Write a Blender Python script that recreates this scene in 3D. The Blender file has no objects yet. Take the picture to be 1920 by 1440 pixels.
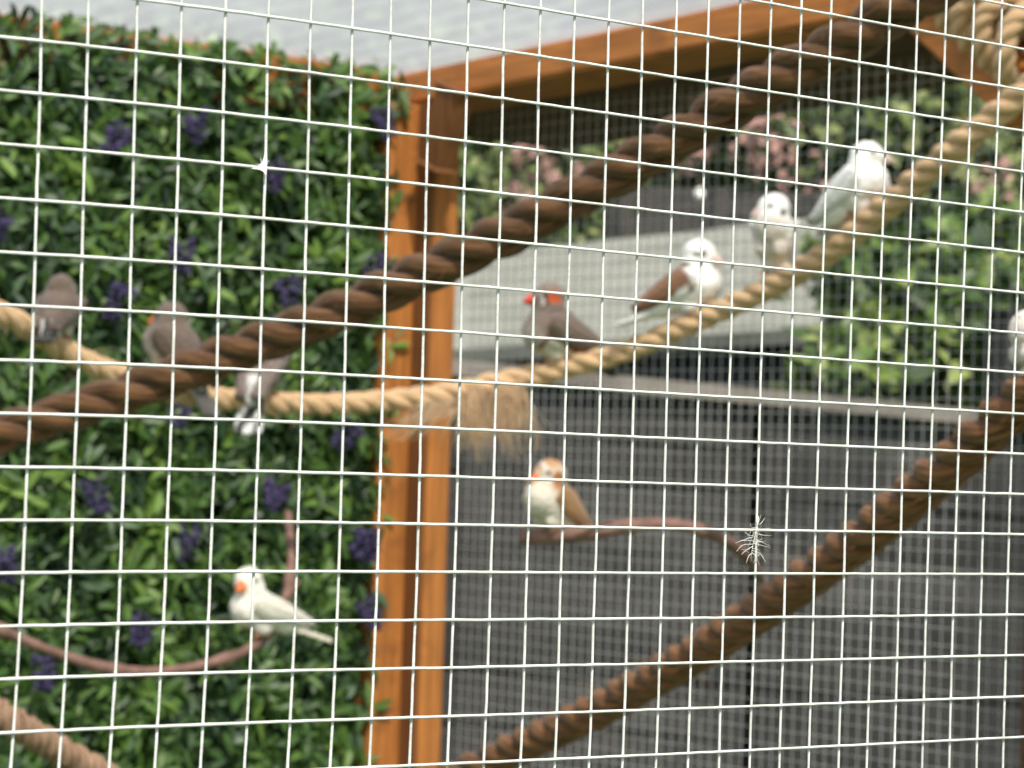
import bpy, bmesh, math, random
from mathutils import Vector, Matrix, Quaternion, noise
random.seed(7)
sc = bpy.context.scene
COL = sc.collection

# ------------------------------------------------------------------ camera
PITCH = 0.0127                      # half-inch welded mesh
FPX = 5091.7                        # focal length in pixels of the 1920 px wide frame
YAW, TILT, ROLL = -0.70463, 0.02647, -0.031836
CAMZ = 1.5
C0 = Vector((-25.594 * PITCH, -43.652 * PITCH, CAMZ))
GZ = CAMZ + 7.5007 * PITCH          # height of mesh row 0
ROT = Matrix.Rotation(YAW, 3, 'Z') @ Matrix.Rotation(TILT, 3, 'X') @ Matrix.Rotation(ROLL, 3, 'Y')
RIGHT, FWD, UP = ROT.col[0].copy(), ROT.col[1].copy(), ROT.col[2].copy()
cam = bpy.data.cameras.new('camera')
co = bpy.data.objects.new('camera', cam); COL.objects.link(co)
m = Matrix.Identity(4)
for r in range(3):
    m[r][0] = RIGHT[r]; m[r][1] = UP[r]; m[r][2] = -FWD[r]; m[r][3] = C0[r]
co.matrix_world = m
cam.sensor_width = 36.0
cam.lens = 36.0 * FPX / 1920.0
cam.clip_start = 0.02; cam.clip_end = 500
cam.dof.use_dof = True
cam.dof.focus_distance = 0.77
cam.dof.aperture_fstop = 34
sc.camera = co

def ray(u, v):
    return FWD + RIGHT * ((u - 960) / FPX) - UP * ((v - 720) / FPX)
def P(u, v, z):                     # a measured photo position at depth z
    return C0 + ray(u, v) * z
def onY(u, v, Y):
    d = ray(u, v); return C0 + d * ((Y - C0.y) / d.y)
def onX(u, v, X):
    d = ray(u, v); return C0 + d * ((X - C0.x) / d.x)

# ------------------------------------------------------------------ light
SUN_EL, SUN_HEAD = 54.0, 24.0       # light travels towards this heading (from +Y towards +X)
w = bpy.data.worlds.new('World'); sc.world = w; w.use_nodes = True
nt = w.node_tree
sky = nt.nodes.new('ShaderNodeTexSky'); sky.sky_type = 'NISHITA'; sky.sun_disc = False
sky.sun_elevation = math.radians(SUN_EL)
sky.sun_rotation = math.radians(SUN_HEAD + 180)
sky.air_density = 1.0; sky.dust_density = 2.0; sky.ozone_density = 1.0
nt.links.new(sky.outputs[0], nt.nodes['Background'].inputs[0])
nt.nodes['Background'].inputs[1].default_value = 0.12
sl = bpy.data.lights.new('sun', 'SUN'); sl.energy = 4.8; sl.angle = math.radians(1.0); sl.color = (1.0, 0.93, 0.81)
so = bpy.data.objects.new('sun', sl); COL.objects.link(so)
h, e = math.radians(SUN_HEAD), math.radians(SUN_EL)
sd = Vector((math.sin(h) * math.cos(e), math.cos(h) * math.cos(e), -math.sin(e)))
so.rotation_euler = sd.to_track_quat('-Z', 'Y').to_euler()
so.location = (-3, -6, 6)
vs = sc.view_settings
vs.view_transform = 'Standard'; vs.look = 'None'; vs.gamma = 1.0; vs.use_curve_mapping = False
vs.exposure = 0.7
sc.cycles.use_denoising = True
sc.cycles.max_bounces = 10; sc.cycles.transparent_max_bounces = 16
sc.cycles.transmission_bounces = 6; sc.cycles.diffuse_bounces = 5
sc.cycles.sample_clamp_indirect = 6.0

# ------------------------------------------------------------------ materials
def mat(name, col, rough=0.7, var=0.25, scale=40.0, bump=0.0, bscale=None, stretch=None, spec=0.3,
        trans=0.0, attr=None, col2=None, detail=5.0, sheen=0.0):
    M = bpy.data.materials.new(name); M.use_nodes = True
    t = M.node_tree; N = t.nodes; L = t.links
    b = N['Principled BSDF']
    b.inputs['Roughness'].default_value = rough
    b.inputs['Specular IOR Level'].default_value = spec
    if sheen: b.inputs['Sheen Weight'].default_value = sheen
    tc = N.new('ShaderNodeTexCoord'); mp = N.new('ShaderNodeMapping')
    L.new(tc.outputs['UV' if stretch == 'UV' else 'Object'], mp.inputs['Vector'])
    if stretch and stretch != 'UV': mp.inputs['Scale'].default_value = stretch
    nz = N.new('ShaderNodeTexNoise'); nz.inputs['Scale'].default_value = scale; nz.inputs['Detail'].default_value = detail
    L.new(mp.outputs[0], nz.inputs['Vector'])
    mix = N.new('ShaderNodeMix'); mix.data_type = 'RGBA'
    ca = tuple(max(0, c * (1 - var)) for c in col) + (1,)
    cb = tuple(min(1, c * (1 + var)) for c in (col2 or col)) + (1,)
    ramp = N.new('ShaderNodeMapRange'); ramp.inputs[1].default_value = 0.3; ramp.inputs[2].default_value = 0.7
    L.new(nz.outputs[0], ramp.inputs[0]); L.new(ramp.outputs[0], mix.inputs['Factor'])
    mix.inputs['A'].default_value = ca; mix.inputs['B'].default_value = cb
    out = mix.outputs['Result']
    if attr:
        at = N.new('ShaderNodeAttribute'); at.attribute_name = attr
        mm = N.new('ShaderNodeMix'); mm.data_type = 'RGBA'; mm.blend_type = 'MULTIPLY'; mm.inputs['Factor'].default_value = 1
        L.new(out, mm.inputs['A']); L.new(at.outputs['Color'], mm.inputs['B']); out = mm.outputs['Result']
    L.new(out, b.inputs['Base Color'])
    if bump:
        n2 = N.new('ShaderNodeTexNoise'); n2.inputs['Scale'].default_value = bscale or scale * 3; n2.inputs['Detail'].default_value = 4
        L.new(mp.outputs[0], n2.inputs['Vector'])
        bp = N.new('ShaderNodeBump'); bp.inputs['Strength'].default_value = bump; bp.inputs['Distance'].default_value = 0.002
        L.new(n2.outputs[0], bp.inputs['Height']); L.new(bp.outputs[0], b.inputs['Normal'])
    if trans:
        tr = N.new('ShaderNodeBsdfTranslucent'); L.new(out, tr.inputs['Color'])
        ms = N.new('ShaderNodeMixShader'); ms.inputs[0].default_value = trans
        L.new(b.outputs[0], ms.inputs[1]); L.new(tr.outputs[0], ms.inputs[2])
        L.new(ms.outputs[0], N['Material Output'].inputs['Surface'])
    return M

WIRE = mat('white coated wire', (0.56, 0.57, 0.545), 0.5, 0.16, 180, 0.15, 600, spec=0.5)
SIDEWIRE = mat('dull galvanised wire', (0.48, 0.48, 0.47), 0.5, 0.2, 200, spec=0.4)
WOOD = mat('orange stained timber', (0.49, 0.178, 0.043), 0.55, 0.30, 9, 0.25, 90, stretch=(18, 18, 1.2))
WOODY = mat('orange stained timber lengthwise', (0.49, 0.178, 0.043), 0.55, 0.30, 9, 0.25, 90, stretch=(18, 1.2, 18))
WOODX = mat('orange stained timber across', (0.49, 0.178, 0.043), 0.55, 0.30, 9, 0.25, 90, stretch=(1.2, 18, 18))
WOODDARK = mat('dark brown soffit shade and stile', (0.10, 0.042, 0.018), 0.6, 0.25, 9, 0.25, 90, stretch=(18, 1.2, 18))  # holds the soffit's shade in its colour; the right stile shares it
ROOF = mat('translucent white sheet', (0.74, 0.775, 0.81), 0.5, 0.12, 5, 0.15, 40, trans=0.55)
_t = ROOF.node_tree; _o = _t.nodes['Material Output']; _src = _o.inputs['Surface'].links[0].from_socket
_tp = _t.nodes.new('ShaderNodeBsdfTransparent'); _tp.inputs[0].default_value = (0.93, 0.95, 0.96, 1)
_mx = _t.nodes.new('ShaderNodeMixShader'); _mx.inputs[0].default_value = 0.46        # thin clear plastic: part of the light passes straight
_t.links.new(_src, _mx.inputs[1]); _t.links.new(_tp.outputs[0], _mx.inputs[2]); _t.links.new(_mx.outputs[0], _o.inputs['Surface'])
COIR = mat('brown coir rope', (0.085, 0.037, 0.015), 0.95, 0.5, 1.0, 1.0, 2.2, spec=0.1, sheen=0.2, col2=(0.165, 0.08, 0.034), stretch='UV')
COIR2 = mat('weathered coir rope', (0.118, 0.047, 0.016), 0.95, 0.5, 1.0, 1.0, 2.2, spec=0.1, sheen=0.2, col2=(0.235, 0.105, 0.038), stretch='UV')
SISAL = mat('tan sisal rope', (0.72, 0.475, 0.265), 0.9, 0.25, 1.0, 1.0, 2.2, spec=0.15, sheen=0.2, stretch='UV')
JUTE = mat('pale knotted rope', (0.38, 0.24, 0.155), 0.9, 0.3, 1.0, 1.0, 2.2, spec=0.1, stretch='UV')
TWIG = mat('pinkish brown twig bark', (0.24, 0.135, 0.105), 0.75, 0.35, 60, 0.5, 120)
FENCE = mat('grey weathered boards', (0.023, 0.022, 0.021), 0.8, 0.45, 5, 0.4, 60, stretch=(1, 1, 14))
FENCECAP = mat('pale weathered rail', (0.145, 0.13, 0.112), 0.8, 0.3, 12, 0.3, 60)
FENCEGAP = mat('dark fence post', (0.020, 0.020, 0.020), 0.8, 0.3, 8)
FELT = mat('grey green roofing felt', (0.195, 0.200, 0.172), 0.95, 0.10, 9, 0.3, 300, spec=0.1)
DARKWALL = mat('dark weathered boards', (0.026, 0.025, 0.025), 0.8, 0.35, 6, 0.2, 40, stretch=(1, 1, 10))
GRASS = mat('lawn green', (0.05, 0.09, 0.025), 0.9, 0.4, 20)
BACKING = mat('dark green plastic backing', (0.012, 0.022, 0.010), 0.8, 0.4, 30)
FLUFF = mat('white down fluff', (0.82, 0.80, 0.74), 0.9, 0.1, 100)
BEAKRED = mat('red beak', (0.72, 0.075, 0.045), 0.35, 0.12, 200, spec=0.4)
BEAKORANGE = mat('orange beak', (0.80, 0.20, 0.055), 0.35, 0.12, 200, spec=0.4)
BEAKPALE = mat('pale pink beak', (0.62, 0.47, 0.42), 0.4, 0.1, 200, spec=0.4)
EYE = mat('dark eye', (0.012, 0.008, 0.008), 0.08, 0.1, 100, spec=0.6)
LEGM = mat('orange pink leg', (0.52, 0.22, 0.11), 0.6, 0.2, 200)
PLUM = mat('plumage', (1.0, 1.0, 1.0), 0.85, 0.12, 320, 0.9, 300, attr='Col', spec=0.15, sheen=0.25)
LEAFS = [mat('hedge leaf %d' % i, c, 0.42, 0.22, 60, trans=0.18, spec=0.45) for i, c in enumerate([
    (0.044, 0.096, 0.022), (0.070, 0.145, 0.029), (0.112, 0.205, 0.040), (0.022, 0.052, 0.018), (0.165, 0.275, 0.050), (0.100, 0.162, 0.078)])]
PURPLE = mat('purple floret', (0.082, 0.062, 0.155), 0.7, 0.35, 80, trans=0.15)
SHRUB = [mat('shrub leaf %d' % i, c, 0.5, 0.25, 40, trans=0.25, spec=0.35) for i, c in enumerate([
    (0.075, 0.115, 0.035), (0.120, 0.165, 0.050), (0.180, 0.215, 0.075), (0.045, 0.070, 0.028), (0.24, 0.26, 0.10)])]
BUSH = [mat('bush leaf %d' % i, c, 0.45, 0.2, 40, trans=0.3, spec=0.4) for i, c in enumerate([
    (0.05, 0.095, 0.022), (0.085, 0.15, 0.028), (0.15, 0.22, 0.045), (0.028, 0.055, 0.018), (0.22, 0.28, 0.08)])]
DARKLEAF = [mat('far leaf %d' % i, c, 0.6, 0.25, 20, trans=0.15, spec=0.2) for i, c in enumerate([
    (0.040, 0.062, 0.024), (0.065, 0.095, 0.034), (0.100, 0.130, 0.050)])]
PINK = mat('pink blossom', (0.36, 0.21, 0.18), 0.7, 0.25, 60, trans=0.2)
BARK = mat('grey brown bark', (0.09, 0.06, 0.045), 0.9, 0.3, 30, 0.5)

def grime(M, col, scale, lo, hi):
    N = M.node_tree.nodes; L = M.node_tree.links; b = N['Principled BSDF']
    src = b.inputs['Base Color'].links[0].from_socket
    tc = N.new('ShaderNodeTexCoord'); nz = N.new('ShaderNodeTexNoise'); nz.inputs['Scale'].default_value = scale; nz.inputs['Detail'].default_value = 6
    mr = N.new('ShaderNodeMapRange'); mr.inputs[1].default_value = lo; mr.inputs[2].default_value = hi
    mx = N.new('ShaderNodeMix'); mx.data_type = 'RGBA'; mx.inputs['B'].default_value = col + (1,)
    L.new(tc.outputs['Object'], nz.inputs['Vector']); L.new(nz.outputs[0], mr.inputs[0]); L.new(mr.outputs[0], mx.inputs['Factor'])
    L.new(src, mx.inputs['A']); L.new(mx.outputs['Result'], b.inputs['Base Color'])
grime(WIRE, (0.34, 0.34, 0.30), 90, 0.50, 0.80)
grime(FENCE, (0.050, 0.049, 0.046), 7, 0.55, 0.80)
grime(FELT, (0.13, 0.14, 0.11), 5, 0.50, 0.85)
for _m in (WOOD, WOODY, WOODX): grime(_m, (0.25, 0.095, 0.030), 24, 0.58, 0.78)
def vary(M, amt):
    N = M.node_tree.nodes; L = M.node_tree.links; b = N['Principled BSDF']
    src = b.inputs['Base Color'].links[0].from_socket
    oi = N.new('ShaderNodeObjectInfo'); mr = N.new('ShaderNodeMapRange'); mr.inputs[3].default_value = 1 - amt; mr.inputs[4].default_value = 1 + amt
    hs = N.new('ShaderNodeHueSaturation'); L.new(oi.outputs['Random'], mr.inputs[0]); L.new(mr.outputs[0], hs.inputs['Value'])
    L.new(src, hs.inputs['Color']); L.new(hs.outputs[0], b.inputs['Base Color'])
vary(FENCE, 0.35); vary(DARKWALL, 0.3)
# ------------------------------------------------------------------ helpers
def obj(name, me, mats=None, parent=None, smooth=False):
    if mats is not None:
        for q in (mats if isinstance(mats, (list, tuple)) else [mats]): me.materials.append(q)
    if smooth:
        me.polygons.foreach_set('use_smooth', [True] * len(me.polygons))
    o = bpy.data.objects.new(name, me); COL.objects.link(o)
    if parent is not None: o.parent = parent
    return o
def mesh(name, vs_, fs, mi=None):
    me = bpy.data.meshes.new(name); me.from_pydata([tuple(v) for v in vs_], [], fs)
    if mi: me.polygons.foreach_set('material_index', mi)
    me.update(); return me
def tag(o, label=None, cat=None, group=None, kind=None):
    if label: o['label'] = label
    if cat: o['category'] = cat
    if group: o['group'] = group
    if kind: o['kind'] = kind
    return o
def empty(name, label, cat, loc, group=None):
    o = bpy.data.objects.new(name, None); COL.objects.link(o); o.location = loc
    o.empty_display_size = 0.05
    return tag(o, label, cat, group)
def adopt(o, root):                  # parent keeping world coordinates of the mesh
    o.parent = root; o.matrix_parent_inverse = Matrix.Translation(root.location).inverted(); return o
def bev_box(name, lo, hi, bev=0.003):
    bm = bmesh.new(); bmesh.ops.create_cube(bm, size=1)
    for v in bm.verts:
        v.co = Vector([(lo[k] + hi[k]) / 2 + v.co[k] * (hi[k] - lo[k]) for k in range(3)])
    if bev: bmesh.ops.bevel(bm, geom=bm.edges[:], offset=bev, segments=2, affect='EDGES', profile=0.6)
    me = bpy.data.meshes.new(name); bm.to_mesh(me); bm.free(); return me
def obox(name, a, b, wdir, ww, hh, bev=0.003):
    """bar from a to b, width ww along wdir, hh across"""
    a, b = Vector(a), Vector(b); d = (b - a); L = d.length; d.normalize()
    x = (Vector(wdir) - d * d.dot(Vector(wdir))).normalized(); y = d.cross(x)
    bm = bmesh.new(); bmesh.ops.create_cube(bm, size=1)
    for v in bm.verts:
        v.co = (a + b) / 2 + d * v.co.z * L + x * v.co.x * ww + y * v.co.y * hh
    if bev: bmesh.ops.bevel(bm, geom=bm.edges[:], offset=bev, segments=2, affect='EDGES', profile=0.6)
    bmesh.ops.recalc_face_normals(bm, faces=bm.faces[:])
    me = bpy.data.meshes.new(name); bm.to_mesh(me); bm.free(); return me
def catmull(pts, n=12):
    pts = [Vector(p) for p in pts]; out = []
    q = [pts[0] * 2 - pts[1]] + pts + [pts[-1] * 2 - pts[-2]]
    for i in range(1, len(q) - 2):
        p0, p1, p2, p3 = q[i - 1], q[i], q[i + 1], q[i + 2]
        for k in range(n):
            t = k / n
            out.append(0.5 * ((2 * p1) + (p2 - p0) * t + (2 * p0 - 5 * p1 + 4 * p2 - p3) * t * t + (3 * p1 - p0 - 3 * p2 + p3) * t ** 3))
    out.append(pts[-1]); return out
def resample(path, step):
    out = [path[0].copy()]; acc = 0.0
    for a, b in zip(path, path[1:]):
        L = (b - a).length; s = step - acc
        while s <= L:
            out.append(a.lerp(b, s / L)); s += step
        acc = L - (s - step)
    return out
def frames(path):
    T = []
    for i in range(len(path)):
        T.append((path[min(i + 1, len(path) - 1)] - path[max(i - 1, 0)]).normalized())
    n = T[0].orthogonal().normalized(); F = []
    for i, t in enumerate(T):
        if i:
            n = (n - t * n.dot(t)).normalized()
        F.append((t, n, t.cross(n)))
    return F
def tube_data(path, rad, seg=8, V=None, Fc=None, cap=True):
    V = [] if V is None else V; Fc = [] if Fc is None else Fc
    fr = frames(path); b0 = len(V)
    for i, p in enumerate(path):
        r = rad(i / max(1, len(path) - 1)) if callable(rad) else rad
        t, n, b = fr[i]
        for k in range(seg):
            a = 2 * math.pi * k / seg
            V.append(p + n * math.cos(a) * r + b * math.sin(a) * r)
    for i in range(len(path) - 1):
        for k in range(seg):
            k2 = (k + 1) % seg
            Fc.append((b0 + i * seg + k, b0 + i * seg + k2, b0 + (i + 1) * seg + k2, b0 + (i + 1) * seg + k))
    if cap:
        Fc.append(tuple(b0 + k for k in reversed(range(seg))))
        e0 = b0 + (len(path) - 1) * seg
        Fc.append(tuple(e0 + k for k in range(seg)))
    return V, Fc
def rnd(a, b): return random.uniform(a, b)

# ------------------------------------------------------------------ ground
g = obj('ground', mesh('ground', [(-60, -60, 0), (60, -60, 0), (60, 60, 0), (-60, 60, 0)], [(0, 1, 2, 3)]), GRASS)
tag(g, kind='structure')

# ------------------------------------------------------------------ aviary timber frame
XW, YB = 1.385, 1.58                  # inner faces of the right wall and of the back wall
ZT = 1.885
frame = empty('aviary_frame', 'orange stained timber frame of the aviary with beam and corner post', 'timber frame', (XW, YB, 0))
def fpart(name, me, mt, label=None):
    o = adopt(obj(name, me, mt), frame)
    if label: o['label'] = label
    return o
pl = onY(706, 1000, YB - 0.045); pr = onY(771, 1000, YB - 0.045)
fpart('corner_post', bev_box('corner_post', (pl.x, YB - 0.045, 0), (pr.x, YB + 0.02, 1.842), 0.004), WOOD)
# upright of the side frame, standing a little proud of the corner post
ys = YB - 0.045 - 0.024
q0 = onY(797, 1000, ys); q1 = onY(841, 1000, ys)
fpart('stile', bev_box('stile', (q0.x, ys, 0), (q1.x, YB + 0.02, 1.843), 0.004), WOOD)
MIDBROWN = mat('mid brown shade strip and brace', (0.19, 0.075, 0.026), 0.6, 0.3, 9, 0.2, 90, stretch=(18, 18, 1.2))  # brown for the painted shade beside the post; the corner brace shares it
fpart('shade_strip', bev_box('shade_strip', (q0.x - 0.006, ys + 0.002, 0), (q0.x - 0.0005, YB - 0.046, 1.842), 0.001), MIDBROWN)  # thin strip added on the stile, its brown painting the shaded gap
fpart('post_filler', bev_box('post_filler', (pr.x + 0.0005, YB - 0.030, 0), (q0.x - 0.0005, YB + 0.02, 1.841), 0.002), WOOD)
def zt(y): return 1.874 + (YB - y) * 0.045        # the roof rises a little towards the front
# beam along the top of the right wall, inner face lit
fpart('beam', obox('beam', (XW - 0.022, -0.02, zt(-0.02) - 0.016), (XW - 0.022, YB + 0.05, zt(YB + 0.05) - 0.016), (0, 0, 1), 0.032, 0.084, 0.003), WOODY)
# soffit board of the roof overhang outside the wall
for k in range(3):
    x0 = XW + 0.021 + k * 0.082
    fpart('soffit_board', obox('soffit_board', (x0 + 0.04, -0.1, zt(-0.1) - 0.021), (x0 + 0.04, YB + 0.1, zt(YB + 0.1) - 0.021), (0, 0, 1), 0.018, 0.080, 0.002), WOODDARK)  # shade under the overhang is painted in with the dark brown
# back wall head rail and far stile
fpart('rail', bev_box('rail', (-1.2, YB - 0.03, ZT - 0.062), (pl.x - 0.002, YB + 0.02, 1.8735), 0.003), WOODX)
# braces
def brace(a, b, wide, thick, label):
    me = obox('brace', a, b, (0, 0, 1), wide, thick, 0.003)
    return fpart('brace', me, MIDBROWN if 'dark' in label else WOODY, label)
XB = q0.x - 0.016
a = onX(856, 165, XB); b = onX(816, 312, XB)
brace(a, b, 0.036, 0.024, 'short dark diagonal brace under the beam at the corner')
a = onX(1735, -5, XW - 0.03); b = onX(1945, 190, XW - 0.03)
brace(a, b, 0.046, 0.045, 'long orange diagonal brace at the upper right')
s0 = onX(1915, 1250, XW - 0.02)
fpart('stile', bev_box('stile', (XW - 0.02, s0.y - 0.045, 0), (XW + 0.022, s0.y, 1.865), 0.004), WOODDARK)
# front frame, outside the picture, that carries the front mesh
fpart('rail', bev_box('rail', (-0.75, 0.004, 1.875), (1.37, 0.045, 1.915), 0.003), WOODX)
fpart('rail', bev_box('rail', (-0.75, 0.004, 0.05), (1.40, 0.045, 0.095), 0.003), WOODX)
fpart('corner_post', bev_box('corner_post', (-0.80, 0.004, 0), (-0.755, 0.05, 1.93), 0.003), WOOD)
fpart('corner_post', bev_box('corner_post', (XW + 0.0, 0.004, 0), (XW + 0.045, 0.05, 1.90), 0.003), WOOD)

# ------------------------------------------------------------------ roof sheet
RY0, RY1, RX0, RX1 = -0.06, YB + 0.16, -1.25, XW + 0.30
V = []; F = []
nx = 420; ny = 14
for j in range(ny + 1):
    for i in range(nx + 1):
        x = RX0 + (RX1 - RX0) * i / nx; y = RY0 + (RY1 - RY0) * j / ny
        V.append((x, y, zt(y) + 0.004 + 0.0024 * math.sin(2 * math.pi * (x + 0.01 * math.sin(y * 9)) / 0.042) + 0.0015 * math.sin(x * 3 + y * 5)))
for j in range(ny):
    for i in range(nx):
        a = j * (nx + 1) + i; F.append((a, a + 1, a + nx + 2, a + nx + 1))
o = obj('roof_sheet', mesh('roof_sheet', V, F), ROOF, smooth=True)
tag(o, 'pale translucent corrugated roof sheet above hedge panel and beam', 'roof')

# ------------------------------------------------------------------ welded mesh: front panel
CX = [0.0428, 0.0789, -0.0122, -0.025, -0.018, -0.1751, -0.1182, 0.0867, 0.0472, -0.1163, -0.1184, 0.0036, 0.2217, 0.0308, 0.0335]
CZ = [-0.0076, -0.0132, -0.046, 0.012, 0.0282, 0.0364, 0.1028, 0.0069, 0.0572, 0.0089, -0.0468, -0.0069, -0.0516, 0.025, 0.0371]
EXP = [(p_, q_) for p_ in range(5) for q_ in range(5) if p_ + q_ <= 4]
def cl(v, lo, hi): return max(lo, min(hi, v))
def warp(i, j):                      # hand-stretched mesh: cells are a little uneven
    a = cl((i - 14) / 14.0, -1.15, 1.15); b_ = cl((j - 5) / 9.0, -1.15, 1.15)
    dx = sum(c * a ** p_ * b_ ** q_ for c, (p_, q_) in zip(CX, EXP))
    dz = sum(c * a ** p_ * b_ ** q_ for c, (p_, q_) in zip(CZ, EXP))
    return dx, dz
JX = {i: rnd(-0.025, 0.025) for i in range(-20, 60)}
JZ = {j: rnd(-0.012, 0.012) for j in range(-30, 60)}
def node(i, j, dep=0.0):
    dx, dz = warp(i, j)
    wob = 0.02 * noise.noise(Vector((i * 0.37, j * 0.41, 3.1)))
    return Vector(((i + dx + JX.get(int(round(i)), 0) + wob) * PITCH, dep, GZ - (j + dz + JZ.get(int(round(j)), 0) + wob * 0.5) * PITCH))
fm = empty('front_wire_mesh', 'white welded square wire mesh across the whole front of the aviary', 'wire mesh', (0.18, 0, 1.0))
WR = 0.00038
I0, I1, J0, J1 = -6, 36, -8, 22
for i in range(I0, I1 + 1):
    path = []
    for j2 in range(J0 * 3, J1 * 3 + 1):
        p = node(i, j2 / 3.0 if j2 % 3 else j2 // 3, 0.0)
        p = Vector((node(i, j2 / 3.0).x, 0.0, GZ - (j2 / 3.0 + warp(i, j2 / 3.0)[1]) * PITCH))
        p.x += 0.00012 * noise.noise(Vector((i * 5.1, j2 * 0.8, 0)))
        path.append(p)
    Vv, Ff = tube_data(path, lambda t, i=i: WR * (1 + 0.13 * noise.noise(Vector((i * 3.3, t * 160, 1))) + (0.07 if round(t * (J1 - J0) * 3) % 3 == 0 else 0)), 7)
    adopt(obj('vertical_wire', mesh('vertical_wire', Vv, Ff), WIRE, smooth=True), fm)
for j in range(J0, J1 + 1):
    path = []
    for i2 in range(I0 * 3, I1 * 3 + 1):
        x = i2 / 3.0
        dz = warp(x, j)[1]
        p = Vector(((x + warp(x, j)[0]) * PITCH, -0.0008, GZ - (j + dz + JZ[j]) * PITCH))
        p.z += 0.00012 * noise.noise(Vector((j * 5.7, i2 * 0.8, 9)))
        path.append(p)
    Vv, Ff = tube_data(path, lambda t, j=j: WR * (1.04 + 0.13 * noise.noise(Vector((j * 3.7, t * 200, 7))) + (0.07 if round(t * (I1 - I0) * 3) % 3 == 0 else 0)), 7)
    adopt(obj('horizontal_wire', mesh('horizontal_wire', Vv, Ff), WIRE, smooth=True), fm)

# ------------------------------------------------------------------ welded mesh: right wall (too fine to pick apart)
sm = empty('side_wire_mesh', 'fine grey wire mesh of the right wall beside the corner post', 'wire mesh', (XW + 0.023, 1.1, 0.9))
V = []; F = []
ya, yb, za, zb = 0.05, YB - 0.02, 1.0, 1.846
k = 0; y = ya
while y < yb:
    tube_data([Vector((XW + 0.0235 + 0.0008 * math.sin(y * 40), y, za)), Vector((XW + 0.0235, y + 0.001 * math.sin(k), (za + zb) / 2)), Vector((XW + 0.0235, y, zb))], 0.00041, 5, V, F, cap=False); y += PITCH; k += 1
z = za
while z < zb:
    tube_data([Vector((XW + 0.0246, ya, z)), Vector((XW + 0.0246, (ya + yb) / 2, z + 0.001 * math.sin(z * 300))), Vector((XW + 0.0246, yb, z))], 0.00041, 5, V, F, cap=False); z += PITCH
tag(adopt(obj('wires', mesh('wires', V, F), SIDEWIRE, smooth=True), sm), kind='stuff')

# ------------------------------------------------------------------ artificial hedge panel on the back wall
hx0 = onY(-130, 700, YB).x; hx1 = onY(748, 700, YB - 0.02).x
hedge = empty('artificial_hedge_panel', 'dense green artificial leaf panel with purple flowers on the back wall', 'hedge panel', ((hx0 + hx1) / 2, YB, 0))
adopt(obj('backing_panel', bev_box('backing_panel', (hx0 - 0.2, YB - 0.012, 0.02), (hx1 - 0.03, YB + 0.01, ZT - 0.057), 0.001), BACKING), hedge)
def leaf_shape(L, W, fold, bend):
    vs_ = []; fs = []
    st = [(0, 0.06), (0.28, 0.85), (0.55, 1.0), (0.8, 0.62), (1.0, 0.02)]
    for t, wd in st:
        zc = -bend * L * t * t
        vs_ += [Vector((-wd * W / 2, L * t, zc + fold * wd * W / 2)), Vector((0, L * t, zc)), Vector((wd * W / 2, L * t, zc + fold * wd * W / 2))]
    for s in range(4):
        a = s * 3
        fs += [(a, a + 1, a + 4, a + 3), (a + 1, a + 2, a + 5, a + 4)]
    return vs_, fs
def leaf_matrix(pos, out, tilt):
    """leaf whose length runs along a direction mostly sideways from out, blade facing out"""
    up = Vector((0, 0, 1))
    side = out.cross(up).normalized(); up2 = side.cross(out).normalized()
    ang = rnd(0, 2 * math.pi)
    d = (side * math.cos(ang) + up2 * math.sin(ang) * 0.9 + out * rnd(0.05, 0.95) * tilt).normalized()
    n = (out + up2 * rnd(0.0, 1.0) + side * rnd(-0.5, 0.5)).normalized()
    n = (n - d * n.dot(d)).normalized(); x = d.cross(n)
    M = Matrix.Identity(4)
    for r in range(3): M[r][0] = x[r]; M[r][1] = d[r]; M[r][2] = n[r]; M[r][3] = pos[r]
    return M
OUT = Vector((0, -1, 0))
ztop = 1.868; zlow = 1.14
def edge(z):
    t = (z - zlow) / (ztop - zlow); return onY(690, 1300, YB - 0.03).x * (1 - t) + onY(757, 250, YB - 0.03).x * t
specs = []
while len(specs) < 16000:
    z = rnd(zlow, ztop); x = rnd(hx0, edge(z) - 0.012)
    lump = noise.noise(Vector((x * 9, z * 9, 0))) * 0.5 + noise.noise(Vector((x * 22, z * 22, 5))) * 0.5
    d = rnd(0.004, 0.034) + 0.012 * lump
    # sprigs: several leaves from one point
    base = Vector((x, YB - 0.012 - max(0, d), z))
    shade = noise.noise(Vector((x * 14, z * 14, 2))) + rnd(-0.6, 0.6)
    for _ in range(random.choice((3, 4, 5))):
        L = rnd(0.014, 0.028); W = L * rnd(0.25, 0.37)
        mi = 3 if shade < -0.45 else 0 if shade < -0.15 else 1 if shade < 0.25 else 2 if shade < 0.55 else 4
        if random.random() < 0.10: mi = 5
        specs.append((leaf_matrix(base + Vector((rnd(-1, 1), rnd(-1, 1), rnd(-1, 1))) * 0.006, OUT, 0.8), L, W, rnd(0.15, 0.7), rnd(0.0, 0.35), mi, d))
for q in range(330):                 # sprigs over the top edge; light from above is put into paler greens
    x = rnd(hx0, hx1)
    if noise.noise(Vector((x * 13, 0, 8))) < -0.05: continue
    base = Vector((x, YB - rnd(0.015, 0.045), ztop - rnd(-0.002, 0.03)))
    L = rnd(0.014, 0.024)
    specs.append((leaf_matrix(base, Vector((rnd(-.3, .3), -1, rnd(0.2, 1.0))).normalized(), 0.6), L, L * 0.4, 0.3, 0.2, random.choice((1, 2, 4, 4)), 0.05))
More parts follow.
